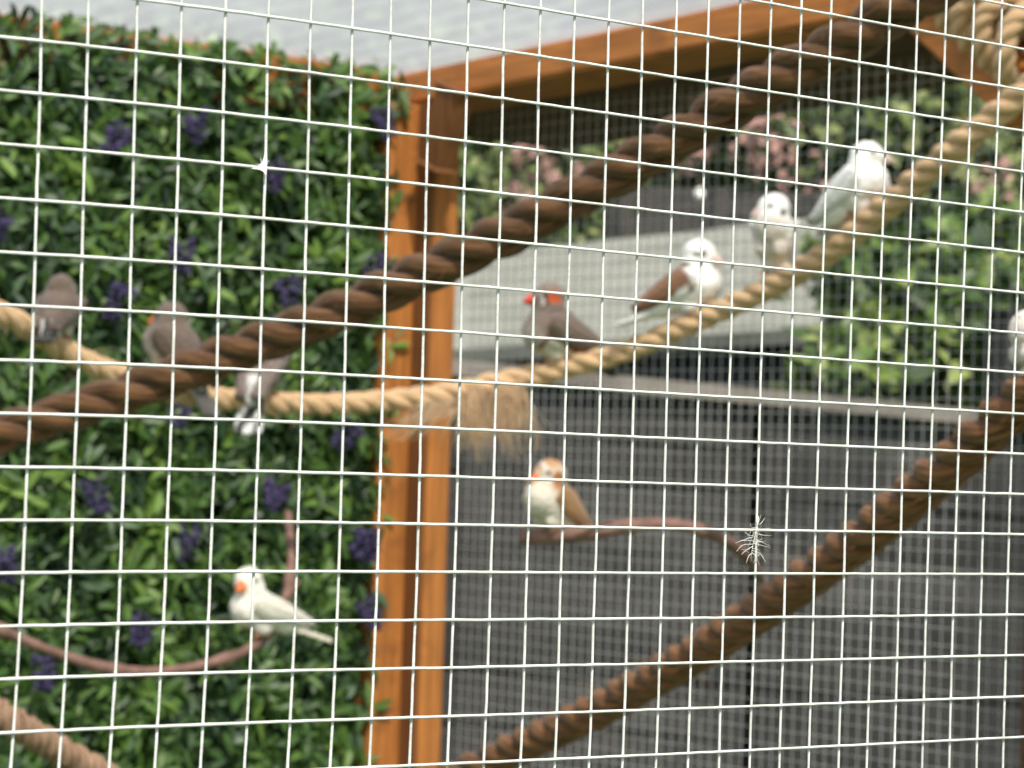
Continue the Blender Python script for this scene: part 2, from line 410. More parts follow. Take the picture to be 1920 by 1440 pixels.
for q in range(14):                 # sprigs spilling over the post edge
    z = rnd(zlow, ztop); x = edge(z) + rnd(-0.035, -0.016)
    L = rnd(0.018, 0.03)
    specs.append((leaf_matrix(Vector((x, YB - rnd(0.03, 0.055), z)), Vector((0.5, -1, 0.1)).normalized(), 0.5), L, L * 0.4, 0.3, 0.2, random.choice((0, 1, 3, 2)), 0.05))
# the leaves that show largest become single parts
def inpic(M):
    p = M.translation - C0; zz = p.dot(FWD); u = 960 + FPX * p.dot(RIGHT) / zz; v = 720 - FPX * p.dot(UP) / zz
    return 0 < u < 760 and 0 < v < 1440
specs.sort(key=lambda s: -(s[6] + (0 if inpic(s[0]) else -1) + s[1] * 0.5))
shapes = []
for q in range(8):
    vs_, fs = leaf_shape(1.0, 0.29 + 0.03 * (q % 3), 0.2 + 0.07 * q, 0.05 * q)
    for mi in range(6):
        me = mesh('leaf', vs_, fs); me.materials.append(LEAFS[mi]); me.polygons.foreach_set('use_smooth', [True] * len(fs)); shapes.append(me)
inv = Matrix.Translation(hedge.location).inverted()
for s in specs[:300]:
    me = shapes[random.randrange(8) * 6 + s[5]]
    o = bpy.data.objects.new('leaf', me); COL.objects.link(o); o.parent = hedge; o.matrix_parent_inverse = inv
    o.matrix_basis = s[0] @ Matrix.Diagonal((s[1], s[1], s[1], 1))
V = []; F = []; MI = []
for Mx, L, W, fold, bend, mi, d in specs[300:]:
    vs_, fs = leaf_shape(L, W, fold, bend); b0 = len(V)
    V += [Mx @ v for v in vs_]; F += [tuple(b0 + q for q in f) for f in fs]; MI += [mi] * len(fs)
tag(adopt(obj('leaves', mesh('leaves', V, F, MI), LEAFS, smooth=True), hedge), kind='stuff')
# purple flower heads
def flower_mesh():
    V = []; F = []
    for k in range(46):
        t = rnd(0, 1); a = rnd(0, 6.283); r = 0.0105 * (1 - 0.55 * t) * rnd(0.6, 1)
        c = Vector((math.cos(a) * r, math.sin(a) * r, -t * 0.030))
        d = Vector((math.cos(a), math.sin(a), rnd(-0.4, 0.4))).normalized()
        s1 = d.orthogonal().normalized() * rnd(0.002, 0.0035); s2 = d.cross(s1)
        b0 = len(V); V += [c - d * 0.002, c + s1, c + s2, c - s1, c - s2, c + d * 0.005]
        F += [(b0, b0 + 1, b0 + 2), (b0, b0 + 2, b0 + 3), (b0, b0 + 3, b0 + 4), (b0, b0 + 4, b0 + 1),
              (b0 + 5, b0 + 2, b0 + 1), (b0 + 5, b0 + 3, b0 + 2), (b0 + 5, b0 + 4, b0 + 3), (b0 + 5, b0 + 1, b0 + 4)]
    return mesh('flower', V, F)
for u, v in [(228, 258), (365, 222), (708, 222), (518, 315), (4, 420), (340, 466), (702, 497), (236, 556), (336, 757), (668, 812), (172, 915),
             (527, 922), (352, 1008), (700, 1012), (2, 1055), (683, 1145), (275, 1172), (85, 1247), (540, 545), (690, 1010)]:
    p = onY(u, v - 18, YB - 0.062)
    o = obj('flower', flower_mesh(), PURPLE, smooth=False)
    o.parent = hedge; o.matrix_parent_inverse = inv
    o.matrix_basis = Matrix.Translation(p) @ Matrix.Rotation(rnd(-0.7, 0.7), 4, 'Y') @ Matrix.Rotation(rnd(-0.3, 0.5), 4, 'X') @ Matrix.Diagonal((1.1, 1.1, 1.05, 1))

# ------------------------------------------------------------------ ropes
def strands(root, path, dia, material, lay, nstr, part='strand', loosen=None, phase=0.0, rsf=None, fuzz=0, flen=0.012, bead=0.0):
    fr = frames(path); R = dia / 2; rs = R * (rsf or (0.535 if nstr == 3 else 0.46)); off = R - rs
    fuzzV = []; fuzzF = []; seg = 14
    for s in range(nstr):
        V = []; F = []; arc = 0.0; centre = []; rad = []; arcs = []
        for i, p in enumerate(path):
            if i: arc += (p - path[i - 1]).length
            arcs.append(arc); t, n, b = fr[i]
            lo = loosen(i / len(path)) if loosen else 1.0
            a = 2 * math.pi * (arc / (dia * lay)) + 2 * math.pi * s / nstr + phase + 0.25 * noise.noise(Vector((arc * 14, s * 2.0, dia * 50)))
            wob = 1 + 0.16 * noise.noise(Vector((arc * 40, s * 7.7, dia * 100)))
            centre.append(p + (n * math.cos(a) + b * math.sin(a)) * off * lo * wob)
            rad.append(rs * (1 + 0.10 * noise.noise(Vector((arc * 60, s * 3.1, 4)))) * (0.85 + 0.15 * lo) * (1 + bead * math.sin(4 * a + s * math.pi)))
        tube_data(centre, lambda t, rad=rad: rad[min(len(rad) - 1, int(round(t * (len(rad) - 1))))], seg, V, F)
        for k in range(len(V)):           # yarns twisted inside the strand give a ribbed surface
            c = centre[min(len(centre) - 1, k // seg)]; q = k % seg
            dn = 0.05 * noise.noise(Vector((k // seg * 0.12, q * 1.3, s * 9.0))) + 0.035 * math.sin(q * 2 * math.pi / seg * 5 + arcs[min(len(arcs) - 1, k // seg)] / dia * 5)
            V[k] = c + (V[k] - c) * (1 + dn)
        me = mesh(part, V, F)
        uv = me.uv_layers.new(name='UVMap'); dat = []
        for pl_ in me.polygons:
            ks = list(pl_.vertices); wrap = any(v % seg == 0 for v in ks) and any(v % seg == seg - 1 for v in ks)
            for v in ks:
                q = v % seg; q = seg if (wrap and q == 0) else q
                dat += [arcs[min(len(arcs) - 1, v // seg)] * 55 + q * 0.12, q / seg * 2 * math.pi * rs * 420]
        uv.data.foreach_set('uv', dat)
        adopt(obj(part, me, material, smooth=True), root)
        for q in range(fuzz // nstr):
            i = random.randrange(1, len(path) - 1); t, n, b = fr[i]
            a = rnd(0, 6.283); c = centre[i]; rr = rad[i] * 0.96
            rd = n * math.cos(a) + b * math.sin(a)
            p0 = c + rd * rr; L = flen * rnd(0.3, 1.0)
            d = (rd * rnd(0.2, 0.8) + t * rnd(-1, 1) + Vector((0, 0, rnd(-0.5, 0.3)))).normalized()
            sd_ = d.orthogonal().normalized() * 0.00022; bend = Vector((rnd(-1, 1), rnd(-1, 1), rnd(-1, 0.4))) * L * 0.3
            b0 = len(fuzzV); fuzzV += [p0 - sd_, p0 + sd_, p0 + d * L * 0.6 + bend * 0.4 + sd_ * 0.7, p0 + d * L * 0.6 + bend * 0.4 - sd_ * 0.7, p0 + d * L + bend]
            fuzzF += [(b0, b0 + 1, b0 + 2, b0 + 3), (b0 + 3, b0 + 2, b0 + 4)]
    if fuzz:
        tag(adopt(obj('loose_fibres', mesh('loose_fibres', fuzzV, fuzzF), material), root), kind='stuff')
def rope(name, label, pts, dia, material, lay=3.2, nstr=3, fuzz=800, cat='rope', flen=0.012, loosen=None, phase=0.0, rsf=None, core=False, bead=0.0):
    path = resample(catmull(pts, 16), dia * 0.13)
    root = empty(name, label, cat, path[len(path) // 2])
    strands(root, path, dia, material, lay, nstr, 'strand', loosen, phase, rsf, fuzz, flen, bead)
    if core:
        V = []; F = []; tube_data(path, dia * 0.30, 12, V, F); adopt(obj('core', mesh('core', V, F), material, smooth=True), root)
    return root, path, frames(path)

r1, rp1, _ = rope('thick_rope', 'thick dark brown twisted rope running from lower left up across beam', [
    P(-160, 862, 1.72), P(0, 812, 1.72), P(200, 748, 1.71), P(420, 668, 1.69), P(620, 590, 1.66), P(800, 510, 1.63), P(1000, 410, 1.59), P(1200, 300, 1.55),
    P(1400, 180, 1.50), P(1580, 80, 1.46), P(1760, -30, 1.42), P(1900, -120, 1.40)], 0.0275, COIR, lay=3.1, flen=0.020, rsf=0.475)
r2, rp2, _ = rope('thick_rope', 'thick brown twisted rope at lower right rising towards right edge', [
    P(640, 1545, 2.10), P(800, 1478, 2.04), P(960, 1408, 1.97), P(1120, 1330, 1.87), P(1280, 1240, 1.76), P(1440, 1135, 1.65), P(1600, 1020, 1.55), P(1760, 890, 1.46),
    P(1900, 765, 1.40), P(2080, 600, 1.33)], 0.0265, COIR2, lay=2.6, flen=0.018, phase=1.0, rsf=0.475)
tan_pts = [P(-160, 540, 1.98), P(0, 588, 2.02), P(90, 640, 2.06), P(200, 695, 2.10), P(330, 735, 2.15), P(470, 752, 2.2), P(600, 758, 2.24), P(720, 752, 2.27), P(840, 738, 2.28),
           P(950, 715, 2.28), P(1060, 690, 2.27), P(1180, 655, 2.25), P(1310, 600, 2.22), P(1430, 545, 2.18), P(1540, 482, 2.13), P(1640, 405, 2.08), P(1740, 320, 2.03), P(1830, 245, 1.99), P(1930, 165, 1.96), P(2050, 60, 1.94)]
def loos(t):
    return 1.0 + 0.25 * max(0, min(1, (t - 0.62) / 0.2)) + 0.15 * math.exp(-((t - 0.46) / 0.05) ** 2)
r3, tp, tfr = rope('sisal_rope', 'tan sisal rope with frayed middle carrying a row of birds', tan_pts, 0.0192, SISAL, lay=3.0, fuzz=900, flen=0.016, loosen=loos)
r4, _, _ = rope('knotted_rope', 'pale lumpy twisted rope in the bottom left corner', [
    P(-170, 1236, 1.80), P(-60, 1306, 1.80), P(40, 1364, 1.80), P(130, 1418, 1.82), P(230, 1474, 1.84), P(380, 1562, 1.87)], 0.0205, JUTE, lay=1.30, nstr=4, fuzz=120, rsf=0.31, core=True, bead=0.32)
# frayed tassel of the sisal rope
FIBRE = mat('pale loose sisal fibre', (0.97, 0.76, 0.55), 0.8, 0.1, 60, trans=0.5)
V = []; F = []
locks = []
for q in range(10):
    u = 850 + 128 * ((q + rnd(0, 1)) / 10) ** 0.8
    locks.append((u, ((u - 900) / 80) * 0.42 + rnd(-0.18, 0.22), rnd(0.032, 0.060), rnd(-0.25, 0.2)))
for q in range(330):
    u, lean_, L0, fw_ = random.choice(locks); u += random.gauss(0, 5); v = 744 - (u - 840) * 0.2 + rnd(-4, 20)
    p0 = P(u, v, 2.268 + rnd(-0.008, 0.004)); L = L0 * rnd(0.6, 1.1)
    d = Vector((0, 0, -1)) + RIGHT * (lean_ + random.gauss(0, 0.09)) + FWD * (fw_ + rnd(-0.1, 0.1))
    d.normalize(); b1_ = RIGHT * random.gauss(0, 0.005) + FWD * rnd(-0.005, 0.005)
    path = [p0 + Vector((0, 0, 0.003)), p0 + d * L * 0.3 + b1_ * 0.5, p0 + d * L * 0.65 + b1_, p0 + d * L + b1_ * rnd(0, 1.8)]
    tube_data(path, lambda t: 0.00055 * (1.05 - 0.8 * t), 3, V, F, cap=False)
for q in range(70):                  # long wisps to the left
    p0 = P(rnd(790, 870), rnd(742, 770), 2.265)
    e_ = P(rnd(715, 800), rnd(790, 830), 2.26)
    mid = (p0 + e_) / 2 + Vector((0, 0, rnd(-0.004, 0.006)))
    tube_data([p0, p0.lerp(mid, 0.6), mid, e_], lambda t: 0.0004 * (1.05 - 0.8 * t), 3, V, F, cap=False)
tag(adopt(obj('frayed_fibres', mesh('frayed_fibres', V, F), FIBRE, smooth=True), r3), kind='stuff')
# the same rope knotted round the brace at the upper right
ka, kb = onX(1845, -8, XW - 0.055), onX(1945, 85, XW - 0.055)
for q in range(4):
    cc = ka.lerp(kb, q / 3.0); ax = (kb - ka).normalized(); sx = Vector((1, 0, 0)); sy = ax.cross(sx).normalized(); pts = []
    for k in range(49):
        a = 2 * math.pi * k / 48
        pts.append(cc + (sx * math.cos(a) + ax * 0.10 * math.sin(a + q)) * 0.036 + sy * math.sin(a) * 0.034 + ax * 0.004 * math.sin(3 * a + q))
    strands(r3, resample(pts, 0.0028), 0.0185, SISAL, 2.4, 3, 'knot_strand', None, q * 1.3, None, 0)

# ------------------------------------------------------------------ twigs
def twig(name, label, pts, r0, r1_, forks=()):
    path = resample(catmull(pts, 12), 0.004)
    V = []; F = []
    tube_data(path, lambda t: (r0 + (r1_ - r0) * t) * (1 + 0.22 * noise.noise(Vector((t * 14, r0 * 900, 2))) + 0.14 * noise.noise(Vector((t * 60, r0 * 500, 5))) + 0.35 * max(0, math.sin(t * 31 + r0 * 700)) ** 14), 10, V, F)
    root = empty(name, label, 'perch', path[0])
    adopt(obj('stem', mesh('stem', V, F), TWIG, smooth=True), root)
    for fp, ra, rb in forks:
        V = []; F = []
        tube_data(resample(catmull(fp, 8), 0.003), lambda t: ra + (rb - ra) * t, 8, V, F)
        adopt(obj('side_shoot', mesh('side_shoot', V, F), TWIG, smooth=True), root)
    return path
tw1 = twig('curved_twig', 'curved brown twig hanging in front of the leaves at lower left', [
    P(-140, 1110, 2.10), P(0, 1180, 2.12), P(110, 1226, 2.14), P(215, 1256, 2.17), P(310, 1258, 2.2), P(400, 1242, 2.22), P(468, 1216, 2.24), P(515, 1172, 2.26), P(540, 1110, 2.28), P(546, 1045, 2.3), P(540, 960, 2.4)], 0.0052, 0.0034,
    [([P(533, 1128, 2.27), P(552, 1108, 2.26), P(562, 1085, 2.26)], 0.002, 0.001)])
tw2 = twig('arched_twig', 'arched pinkish brown twig perch in front of the dark fence', [
    P(978, 1008, 2.30), P(1040, 1006, 2.29), P(1100, 1001, 2.28), P(1170, 988, 2.28), P(1240, 982, 2.28), P(1300, 990, 2.29), P(1355, 1010, 2.31), P(1400, 1045, 2.36), P(1430, 1090, 2.42)], 0.0066, 0.0042,
    [([P(1085, 1003, 2.275), P(1125, 985, 2.26), P(1150, 978, 2.25)], 0.003, 0.0016)])

# ------------------------------------------------------------------ birds
def closest(path, u, v):
    best = None
    for p in path:
        q = p - C0; zz = q.dot(FWD); uu = 960 + FPX * q.dot(RIGHT) / zz; vv = 720 - FPX * q.dot(UP) / zz
        d = (uu - u) ** 2 + (vv - v) ** 2
        if best is None or d < best[0]: best = (d, p)
    return best[1].copy()
def ellip(bm, M, sub=3):
    bmesh.ops.create_icosphere(bm, subdivisions=sub, radius=1.0, matrix=M)
WORK = bpy.data.scenes.new('work')
def finch(name, label, foot, face, pitch=32, hyaw=0, hpitch=0, scale=1.0, plump=1.0, colour=None, wing=(0.4, 0.3, 0.25), tail=(0.3, 0.25, 0.2),
          beak=BEAKPALE, hfwd=0.024, hup=0.017, taillen=0.036, taildrop=6, wingband=None, rest=0.029, cheek_eye=True, tailbars=False, wingpaint=None, lean=0.0):
    """face: (right, toward camera) weights giving the direction the breast points"""
    rv = Vector((RIGHT.x, RIGHT.y, 0)).normalized(); fv = Vector((FWD.x, FWD.y, 0)).normalized()
    X = (rv * face[0] - fv * face[1]).normalized(); Zu = Vector((0, 0, 1)); Y = Zu.cross(X)
    th = math.radians(pitch)
    a = Vector((math.cos(th), 0, math.sin(th))); n = Vector((-math.sin(th), 0, math.cos(th)))
    Cb = Vector((0, 0, rest))
    W = Matrix.Identity(4)
    for r in range(3): W[r][0] = X[r]; W[r][1] = Y[r]; W[r][2] = Zu[r]
    W = Matrix.Translation(foot) @ W @ Matrix.Rotation(lean, 4, 'X') @ Matrix.Diagonal((scale, scale, scale, 1))
    root = empty(name, label, 'bird', foot, None)
    B = Matrix.Identity(4)            # body frame: a, lateral, n
    for r in range(3): B[r][0] = a[r]; B[r][1] = (0, 1, 0)[r]; B[r][2] = n[r]; B[r][3] = Cb[r]
    H0 = Cb + a * hfwd + n * hup
    Hm = Matrix.Translation(H0) @ Matrix.Rotation(math.radians(hyaw), 4, 'Z') @ Matrix.Rotation(-math.radians(hpitch), 4, 'Y')
    bm = bmesh.new()
    def E(fr_, c, r): ellip(bm, fr_ @ Matrix.Translation(c) @ Matrix.Diagonal((r[0], r[1], r[2], 1)))
    k = plump
    E(B, (0.004, 0, 0.0), (0.026, 0.0185 * k, 0.0185 * k))
    E(B, (0.012, 0, -0.003), (0.018, 0.0170 * k, 0.0175 * k))
    E(B, (-0.018, 0, 0.000), (0.021, 0.0130 * k, 0.0125 * k))
    E(B, (-0.034, 0, 0.000), (0.014, 0.0075, 0.0065))
    E(Hm, (-0.001, 0, 0), (0.0145, 0.0132, 0.0136))
    E(Hm, (0.004, 0, -0.001), (0.0112, 0.0100, 0.0102))
    nk = (Cb + a * 0.012 + n * 0.006 + H0) / 2
    E(Matrix.Translation(nk), (0, 0, 0), (0.0138, 0.0140 * k, 0.0138))
    for s in (-1, 1):
        E(B, (-0.004, s * 0.008, -0.013 * k), (0.009, 0.006, 0.008))
    me = bpy.data.meshes.new('body'); bm.to_mesh(me); bm.free()
    tmp = bpy.data.objects.new('tmp', me); WORK.collection.objects.link(tmp)
    md = tmp.modifiers.new('r', 'REMESH'); md.mode = 'VOXEL'; md.voxel_size = 0.0013
    ms = tmp.modifiers.new('s', 'SMOOTH'); ms.factor = 0.5; ms.iterations = 9
    with bpy.context.temp_override(scene=WORK, view_layer=WORK.view_layers[0]):
        dg = bpy.context.evaluated_depsgraph_get()
    me2 = bpy.data.meshes.new_from_object(tmp.evaluated_get(dg)); me2.name = 'body'
    bpy.data.objects.remove(tmp); bpy.data.meshes.remove(me)
    Bi = B.inverted(); Hi = Hm.inverted()
    cols = []
    for v in me2.vertices:
        pb = Bi @ v.co; ph = Hi @ v.co
        ishead = ph.length < 0.0165 and pb.x > 0.004
        c = colour(pb, ph, ishead)
        fm_ = 1 + 0.14 * noise.noise(Vector((pb.x * 260, pb.y * 520, pb.z * 520))) + 0.10 * noise.noise(v.co * 900)
        if c[0] > 0.6: fm_ = 1 + (fm_ - 1) * 0.35
        cols += [min(1, q * fm_) for q in c[:3]] + [1.0]
    nr = [vn.vector.copy() for vn in me2.vertex_normals]; flat = []
    for v, q in zip(me2.vertices, nr):
        p = v.co + q * (0.0005 * noise.noise(v.co * 420) + 0.0007 * noise.noise(v.co * 150)); flat += [p.x, p.y, p.z]
    me2.vertices.foreach_set('co', flat)
    ca = me2.color_attributes.new('Col', 'FLOAT_COLOR', 'POINT'); ca.data.foreach_set('color', cols)
    def put(o, M=None):
        o.data.transform(W if M is None else W @ M); adopt(o, root); return o
    def painted(me_, fn):
        c = []
        for v in me_.vertices:
            q = fn(v.co); c += [q[0], q[1], q[2], 1.0]
        me_.color_attributes.new('Col', 'FLOAT_COLOR', 'POINT').data.foreach_set('color', c)
    put(obj('body', me2, PLUM, smooth=True))
    # beak: two mandibles in one part
    bm = bmesh.new()
    secs = [(0.0095, 0.0056, 0.0060, 0.0), (0.0140, 0.0050, 0.0054, -0.0004), (0.0185, 0.0032, 0.0035, -0.0016), (0.0220, 0.0006, 0.0007, -0.0030)]
    rings = []
    for x, ry, rz, dz in secs:
        rings.append([bm.verts.new((x, ry * math.cos(t * math.pi / 6), -0.0012 + dz + rz * math.sin(t * math.pi / 6))) for t in range(12)])
    for r0_, r1_ in zip(rings, rings[1:]):
        for t in range(12): bm.faces.new((r0_[t], r0_[(t + 1) % 12], r1_[(t + 1) % 12], r1_[t]))
    bm.faces.new(rings[-1])
    mb = bpy.data.meshes.new('beak'); bm.to_mesh(mb); bm.free()
    put(obj('beak', mb, beak, smooth=True), Hm)
    for s in (-1, 1):
        bm = bmesh.new(); bmesh.ops.create_uvsphere(bm, u_segments=12, v_segments=8, radius=0.0019)
        mb = bpy.data.meshes.new('eye'); bm.to_mesh(mb); bm.free()
        put(obj('eye', mb, EYE, smooth=True), Hm @ Matrix.Translation((0.0060, s * 0.0110, 0.0026)))
    # wings: folded, with overlapping flight feathers
    for s in (-1, 1):
        V = []; F = []
        N = 16; Mx = 9
        for i in range(N + 1):
            t = i / N
            x = 0.016 - 0.060 * t
            hgt = 0.0125 * (math.sin(math.pi * min(1, t * 1.6 + 0.12)) ** 0.6 if t < 0.3 else 1.0 - 0.86 * ((t - 0.3) / 0.7) ** 1.15)
            yc = (0.0165 * k * (1 - 0.10 * t) - 0.0105 * t ** 1.3); zc = 0.0045 + 0.0035 * t
            for j in range(Mx + 1):
                q = -1 + 2 * j / Mx
                groove = 0.0006 * math.sin(j * 2.2 + t * 5) * (0.3 + t)
                V.append(Vector((x - 0.003 * abs(q), s * (yc + 0.0042 * (1 - q * q) - 0.003 * (q > 0) * q + groove), zc + q * hgt * (0.95 if q < 0 else 0.8))))
        for i in range(N):
            for j in range(Mx):
                b0 = i * (Mx + 1) + j; f = (b0, b0 + 1, b0 + Mx + 2, b0 + Mx + 1)
                F.append(f if s > 0 else f[::-1])
        mw = mesh('wing', V, F)
        bm = bmesh.new(); bm.from_mesh(mw); bmesh.ops.solidify(bm, geom=bm.faces[:], thickness=0.0022); bm.to_mesh(mw); bm.free()
        wc = wing
        def wf(co, wc=wc):
            if wingpaint: return wingpaint(co)
            t = (0.016 - co.x) / 0.060
            st = 0.82 + 0.18 * math.sin(co.z * 1500 + co.x * 150)
            d = 1 - 0.28 * max(0, t - 0.35)
            c_ = [q * st * d for q in wc]
            if wingband and abs(t - 0.32) < 0.05: c_ = list(wingband)
            return c_
        painted(mw, wf)
        put(obj('wing', mw, PLUM, smooth=True), B)
    # tail
    V = []; F = []
    td = math.radians(taildrop)
    for i in range(5):
        sp = (i - 2) * 0.07; z0 = -0.0006 * abs(i - 2)
        for t in range(5):
            q = t / 4; wd = 0.0048 * (0.75 + 0.5 * q - 0.55 * q ** 4)
            x = -0.034 - taillen * q * (1 - 0.04 * abs(i - 2)); y = sp * taillen * q * 0.9 + (i - 2) * 0.0022
            z = z0 - math.tan(td) * taillen * q
            V += [Vector((x, y - wd, z)), Vector((x, y + wd, z)), Vector((x, y + wd, z - 0.0030)), Vector((x, y - wd, z - 0.0030))]
        b0 = i * 20
        for t in range(4):
            c = b0 + t * 4
            F += [(c, c + 1, c + 5, c + 4), (c + 1, c + 2, c + 6, c + 5), (c + 2, c + 3, c + 7, c + 6), (c + 3, c, c + 4, c + 7)]
        F += [(b0 + 3, b0 + 2, b0 + 1, b0), (b0 + 16, b0 + 17, b0 + 18, b0 + 19)]
    mt = mesh('tail', V, F)
    def tf(co):
        q = (-0.034 - co.x) / taillen
        if tailbars: return (0.85, 0.84, 0.82) if math.sin(q * 18 + math.floor(co.y * 300) * 2.4) > 0.0 else (0.03, 0.03, 0.03)
        return [c * (1 - 0.12 * q) for c in tail]
    painted(mt, tf)
    put(obj('tail', mt, PLUM), B)
    # legs
    for s in (-1, 1):
        V = []; F = []
        top = Cb + Vector((-0.002, s * 0.007, -0.013)); knee = Vector((-0.006, s * 0.008, 0.009)); ft = Vector((0.001, s * 0.0085, 0.0012))
        tube_data([top, knee, ft], 0.0011, 6, V, F)
        for ang in (-0.4, 0.0, 0.4, math.pi):
            L = 0.009 if ang < 3 else 0.007
            d = Vector((math.cos(ang), math.sin(ang) * 0.8, 0))
            tube_data([ft, ft + d * L * 0.6 + Vector((0, 0, 0.0004)), ft + d * L + Vector((0, 0, -0.0030))], lambda t: 0.0009 * (1.1 - 0.6 * t), 5, V, F)
        put(obj('leg', mesh('leg', V, F), LEGM, smooth=True))
    return root

def mixc(a, b, t):
    t = max(0, min(1, t)); return tuple(a[i] * (1 - t) + b[i] * t for i in range(3))
GREY = (0.165, 0.120, 0.094); LGREY = (0.25, 0.195, 0.165); BELLY = (0.62, 0.55, 0.47); WHT = (0.95, 0.93, 0.90); CREAM = (0.95, 0.89, 0.78)
def col_grey(pb, ph, hd):
    c = GREY
    if pb.z < -0.004: c = mixc(GREY, BELLY, (-0.004 - pb.z) / 0.008)
    if pb.x > 0.012 and not hd: c = mixc(c, LGREY, 0.5)
    if pb.x < -0.030: c = (0.75, 0.73, 0.70) if abs(pb.y) > 0.003 else (0.05, 0.05, 0.05)
    return c
def col_zebra(pb, ph, hd):
    c = col_grey(pb, ph, hd)
    if hd:
        c = LGREY
        if abs(ph.y) > 0.004: c = mixc((0.42, 0.085, 0.025), c, (math.hypot((ph.x + 0.0018) / 0.0068, (ph.z + 0.0030) / 0.0082) - 0.85) / 0.3)
        if 0.0045 < ph.x < 0.0085 and ph.z < 0.003: c = (0.55, 0.50, 0.47)
        if abs(ph.x - 0.0050) < 0.0010 and ph.z < 0.002: c = (0.03, 0.03, 0.03)
    elif pb.z < -0.009 and pb.x < 0.008: c = (0.66, 0.60, 0.48)
    elif abs(pb.y) > 0.010 and pb.z < -0.002 and pb.x < 0.012: c = (0.20, 0.085, 0.045)
    return c
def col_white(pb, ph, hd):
    return mixc(WHT, (0.70, 0.62, 0.56), max(0, (-0.006 - pb.z) / 0.016))  # belly shade painted into the white plumage
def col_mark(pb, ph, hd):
    c = mixc(WHT, (0.70, 0.62, 0.55), max(0, (-0.004 - pb.z) / 0.014) + max(0, pb.x - 0.012) * 10)  # shade on belly and breast painted into the white
    if hd:
        c = WHT
        if abs(ph.y) > 0.006 and (ph.x + 0.004) ** 2 + (ph.z + 0.0055) ** 2 < 0.0036 ** 2: c = (0.13, 0.11, 0.09)
    return c
def col_pied(pb, ph, hd):
    c = col_white(pb, ph, hd)
    if not hd and pb.z > 0.008 and pb.x < 0.014: c = (0.24, 0.125, 0.075)
    if hd and abs(ph.y) > 0.006 and abs(ph.z + 0.000) < 0.002 and -0.002 < ph.x < 0.008: c = (0.30, 0.25, 0.22)
    return c
def col_fawn(pb, ph, hd):
    c = mixc((0.84, 0.76, 0.64), (0.46, 0.24, 0.11), (pb.z + 0.002) / 0.008)
    if hd:
        c = mixc((0.80, 0.66, 0.52), (0.60, 0.33, 0.17), (ph.z - 0.003) / 0.006)
        if abs(ph.y) > 0.004: c = mixc((0.42, 0.13, 0.03), c, (math.hypot((ph.x + 0.0020) / 0.0068, (ph.z + 0.0045) / 0.0075) - 0.8) / 0.35)
        if 0.0050 < ph.x < 0.0085: c = (0.80, 0.72, 0.66)
    return c
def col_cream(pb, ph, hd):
    return mixc(CREAM, (0.74, 0.62, 0.56), max(0, (-0.005 - pb.z) / 0.016))  # pinkish belly shade painted into the cream
UPV = Vector((0, 0, 1))
def top_of(path, u, v, r):
    return closest(path, u, v) + UPV * r * 0.92
RT = 0.0096
b1 = finch('finch', 'grey finch hunched with its back turned, perched farthest left on the tan rope', top_of(tp, 105, 650, RT) - UPV * 0.003, (0.12, -1.0), pitch=34, hyaw=0, hpitch=-10,
           plump=1.10, colour=col_grey, wing=GREY, tail=(0.07, 0.06, 0.06), taildrop=-12, taillen=0.022, rest=0.024, hfwd=0.020, hup=0.014, scale=0.82)
b2 = finch('finch', 'grey finch facing left behind the dark rope, second from left on tan rope', top_of(tp, 325, 737, RT), (-1.0, -0.45), pitch=50, hyaw=5, hpitch=-5,
           plump=1.15, colour=col_grey, wing=GREY, tail=(0.12, 0.11, 0.10), beak=BEAKORANGE, rest=0.027, hfwd=0.024, hup=0.012, scale=0.94)
b3 = finch('finch', 'finch half hidden behind the dark rope with black and white barred tail', top_of(tp, 489, 752, RT) - UPV * 0.004, (0.25, -1.0), pitch=50, hyaw=0, hpitch=0,
           plump=1.0, colour=lambda pb, ph, hd: (0.80, 0.78, 0.76) if hd or pb.x < -0.022 else LGREY, wing=(0.33, 0.25, 0.22), tailbars=True, taildrop=14, taillen=0.036, rest=0.027, hfwd=0.022, hup=0.012, scale=0.95)
b4 = finch('finch', 'grey zebra finch with bright red beak and orange cheek facing left', top_of(tp, 1046, 696, RT), (-1.0, 0.22), pitch=27, hyaw=0, hpitch=-2,
           plump=1.18, colour=col_zebra, wing=(0.21, 0.155, 0.125), tail=(0.05, 0.05, 0.055), beak=BEAKRED, rest=0.0215, taildrop=10, taillen=0.026, hfwd=0.022, hup=0.023)
def pied_wing(co):
    t = (0.016 - co.x) / 0.060
    if co.z < 0.001 - 0.006 * t and t > 0.22: return (0.93, 0.91, 0.88)
    if t < 0.12: return (0.93, 0.91, 0.88)
    return (0.25, 0.125, 0.072)
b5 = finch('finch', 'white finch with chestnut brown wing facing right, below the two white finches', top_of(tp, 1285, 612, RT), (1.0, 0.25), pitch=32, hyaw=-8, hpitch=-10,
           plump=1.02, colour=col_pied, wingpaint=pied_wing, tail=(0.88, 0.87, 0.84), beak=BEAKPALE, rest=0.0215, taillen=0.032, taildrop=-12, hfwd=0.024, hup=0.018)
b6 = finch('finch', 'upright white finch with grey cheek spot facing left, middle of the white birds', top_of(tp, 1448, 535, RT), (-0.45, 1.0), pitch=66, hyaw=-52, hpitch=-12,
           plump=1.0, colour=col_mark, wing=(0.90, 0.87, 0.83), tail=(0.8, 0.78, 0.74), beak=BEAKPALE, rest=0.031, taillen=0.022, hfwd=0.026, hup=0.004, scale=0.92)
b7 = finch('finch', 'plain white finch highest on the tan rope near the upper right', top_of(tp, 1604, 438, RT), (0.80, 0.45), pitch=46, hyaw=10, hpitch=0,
           plump=1.12, colour=col_white, wing=(0.94, 0.92, 0.89), tail=(0.72, 0.70, 0.66), beak=BEAKPALE, rest=0.026, taillen=0.017, taildrop=-4, hfwd=0.027, hup=0.012, scale=0.92)
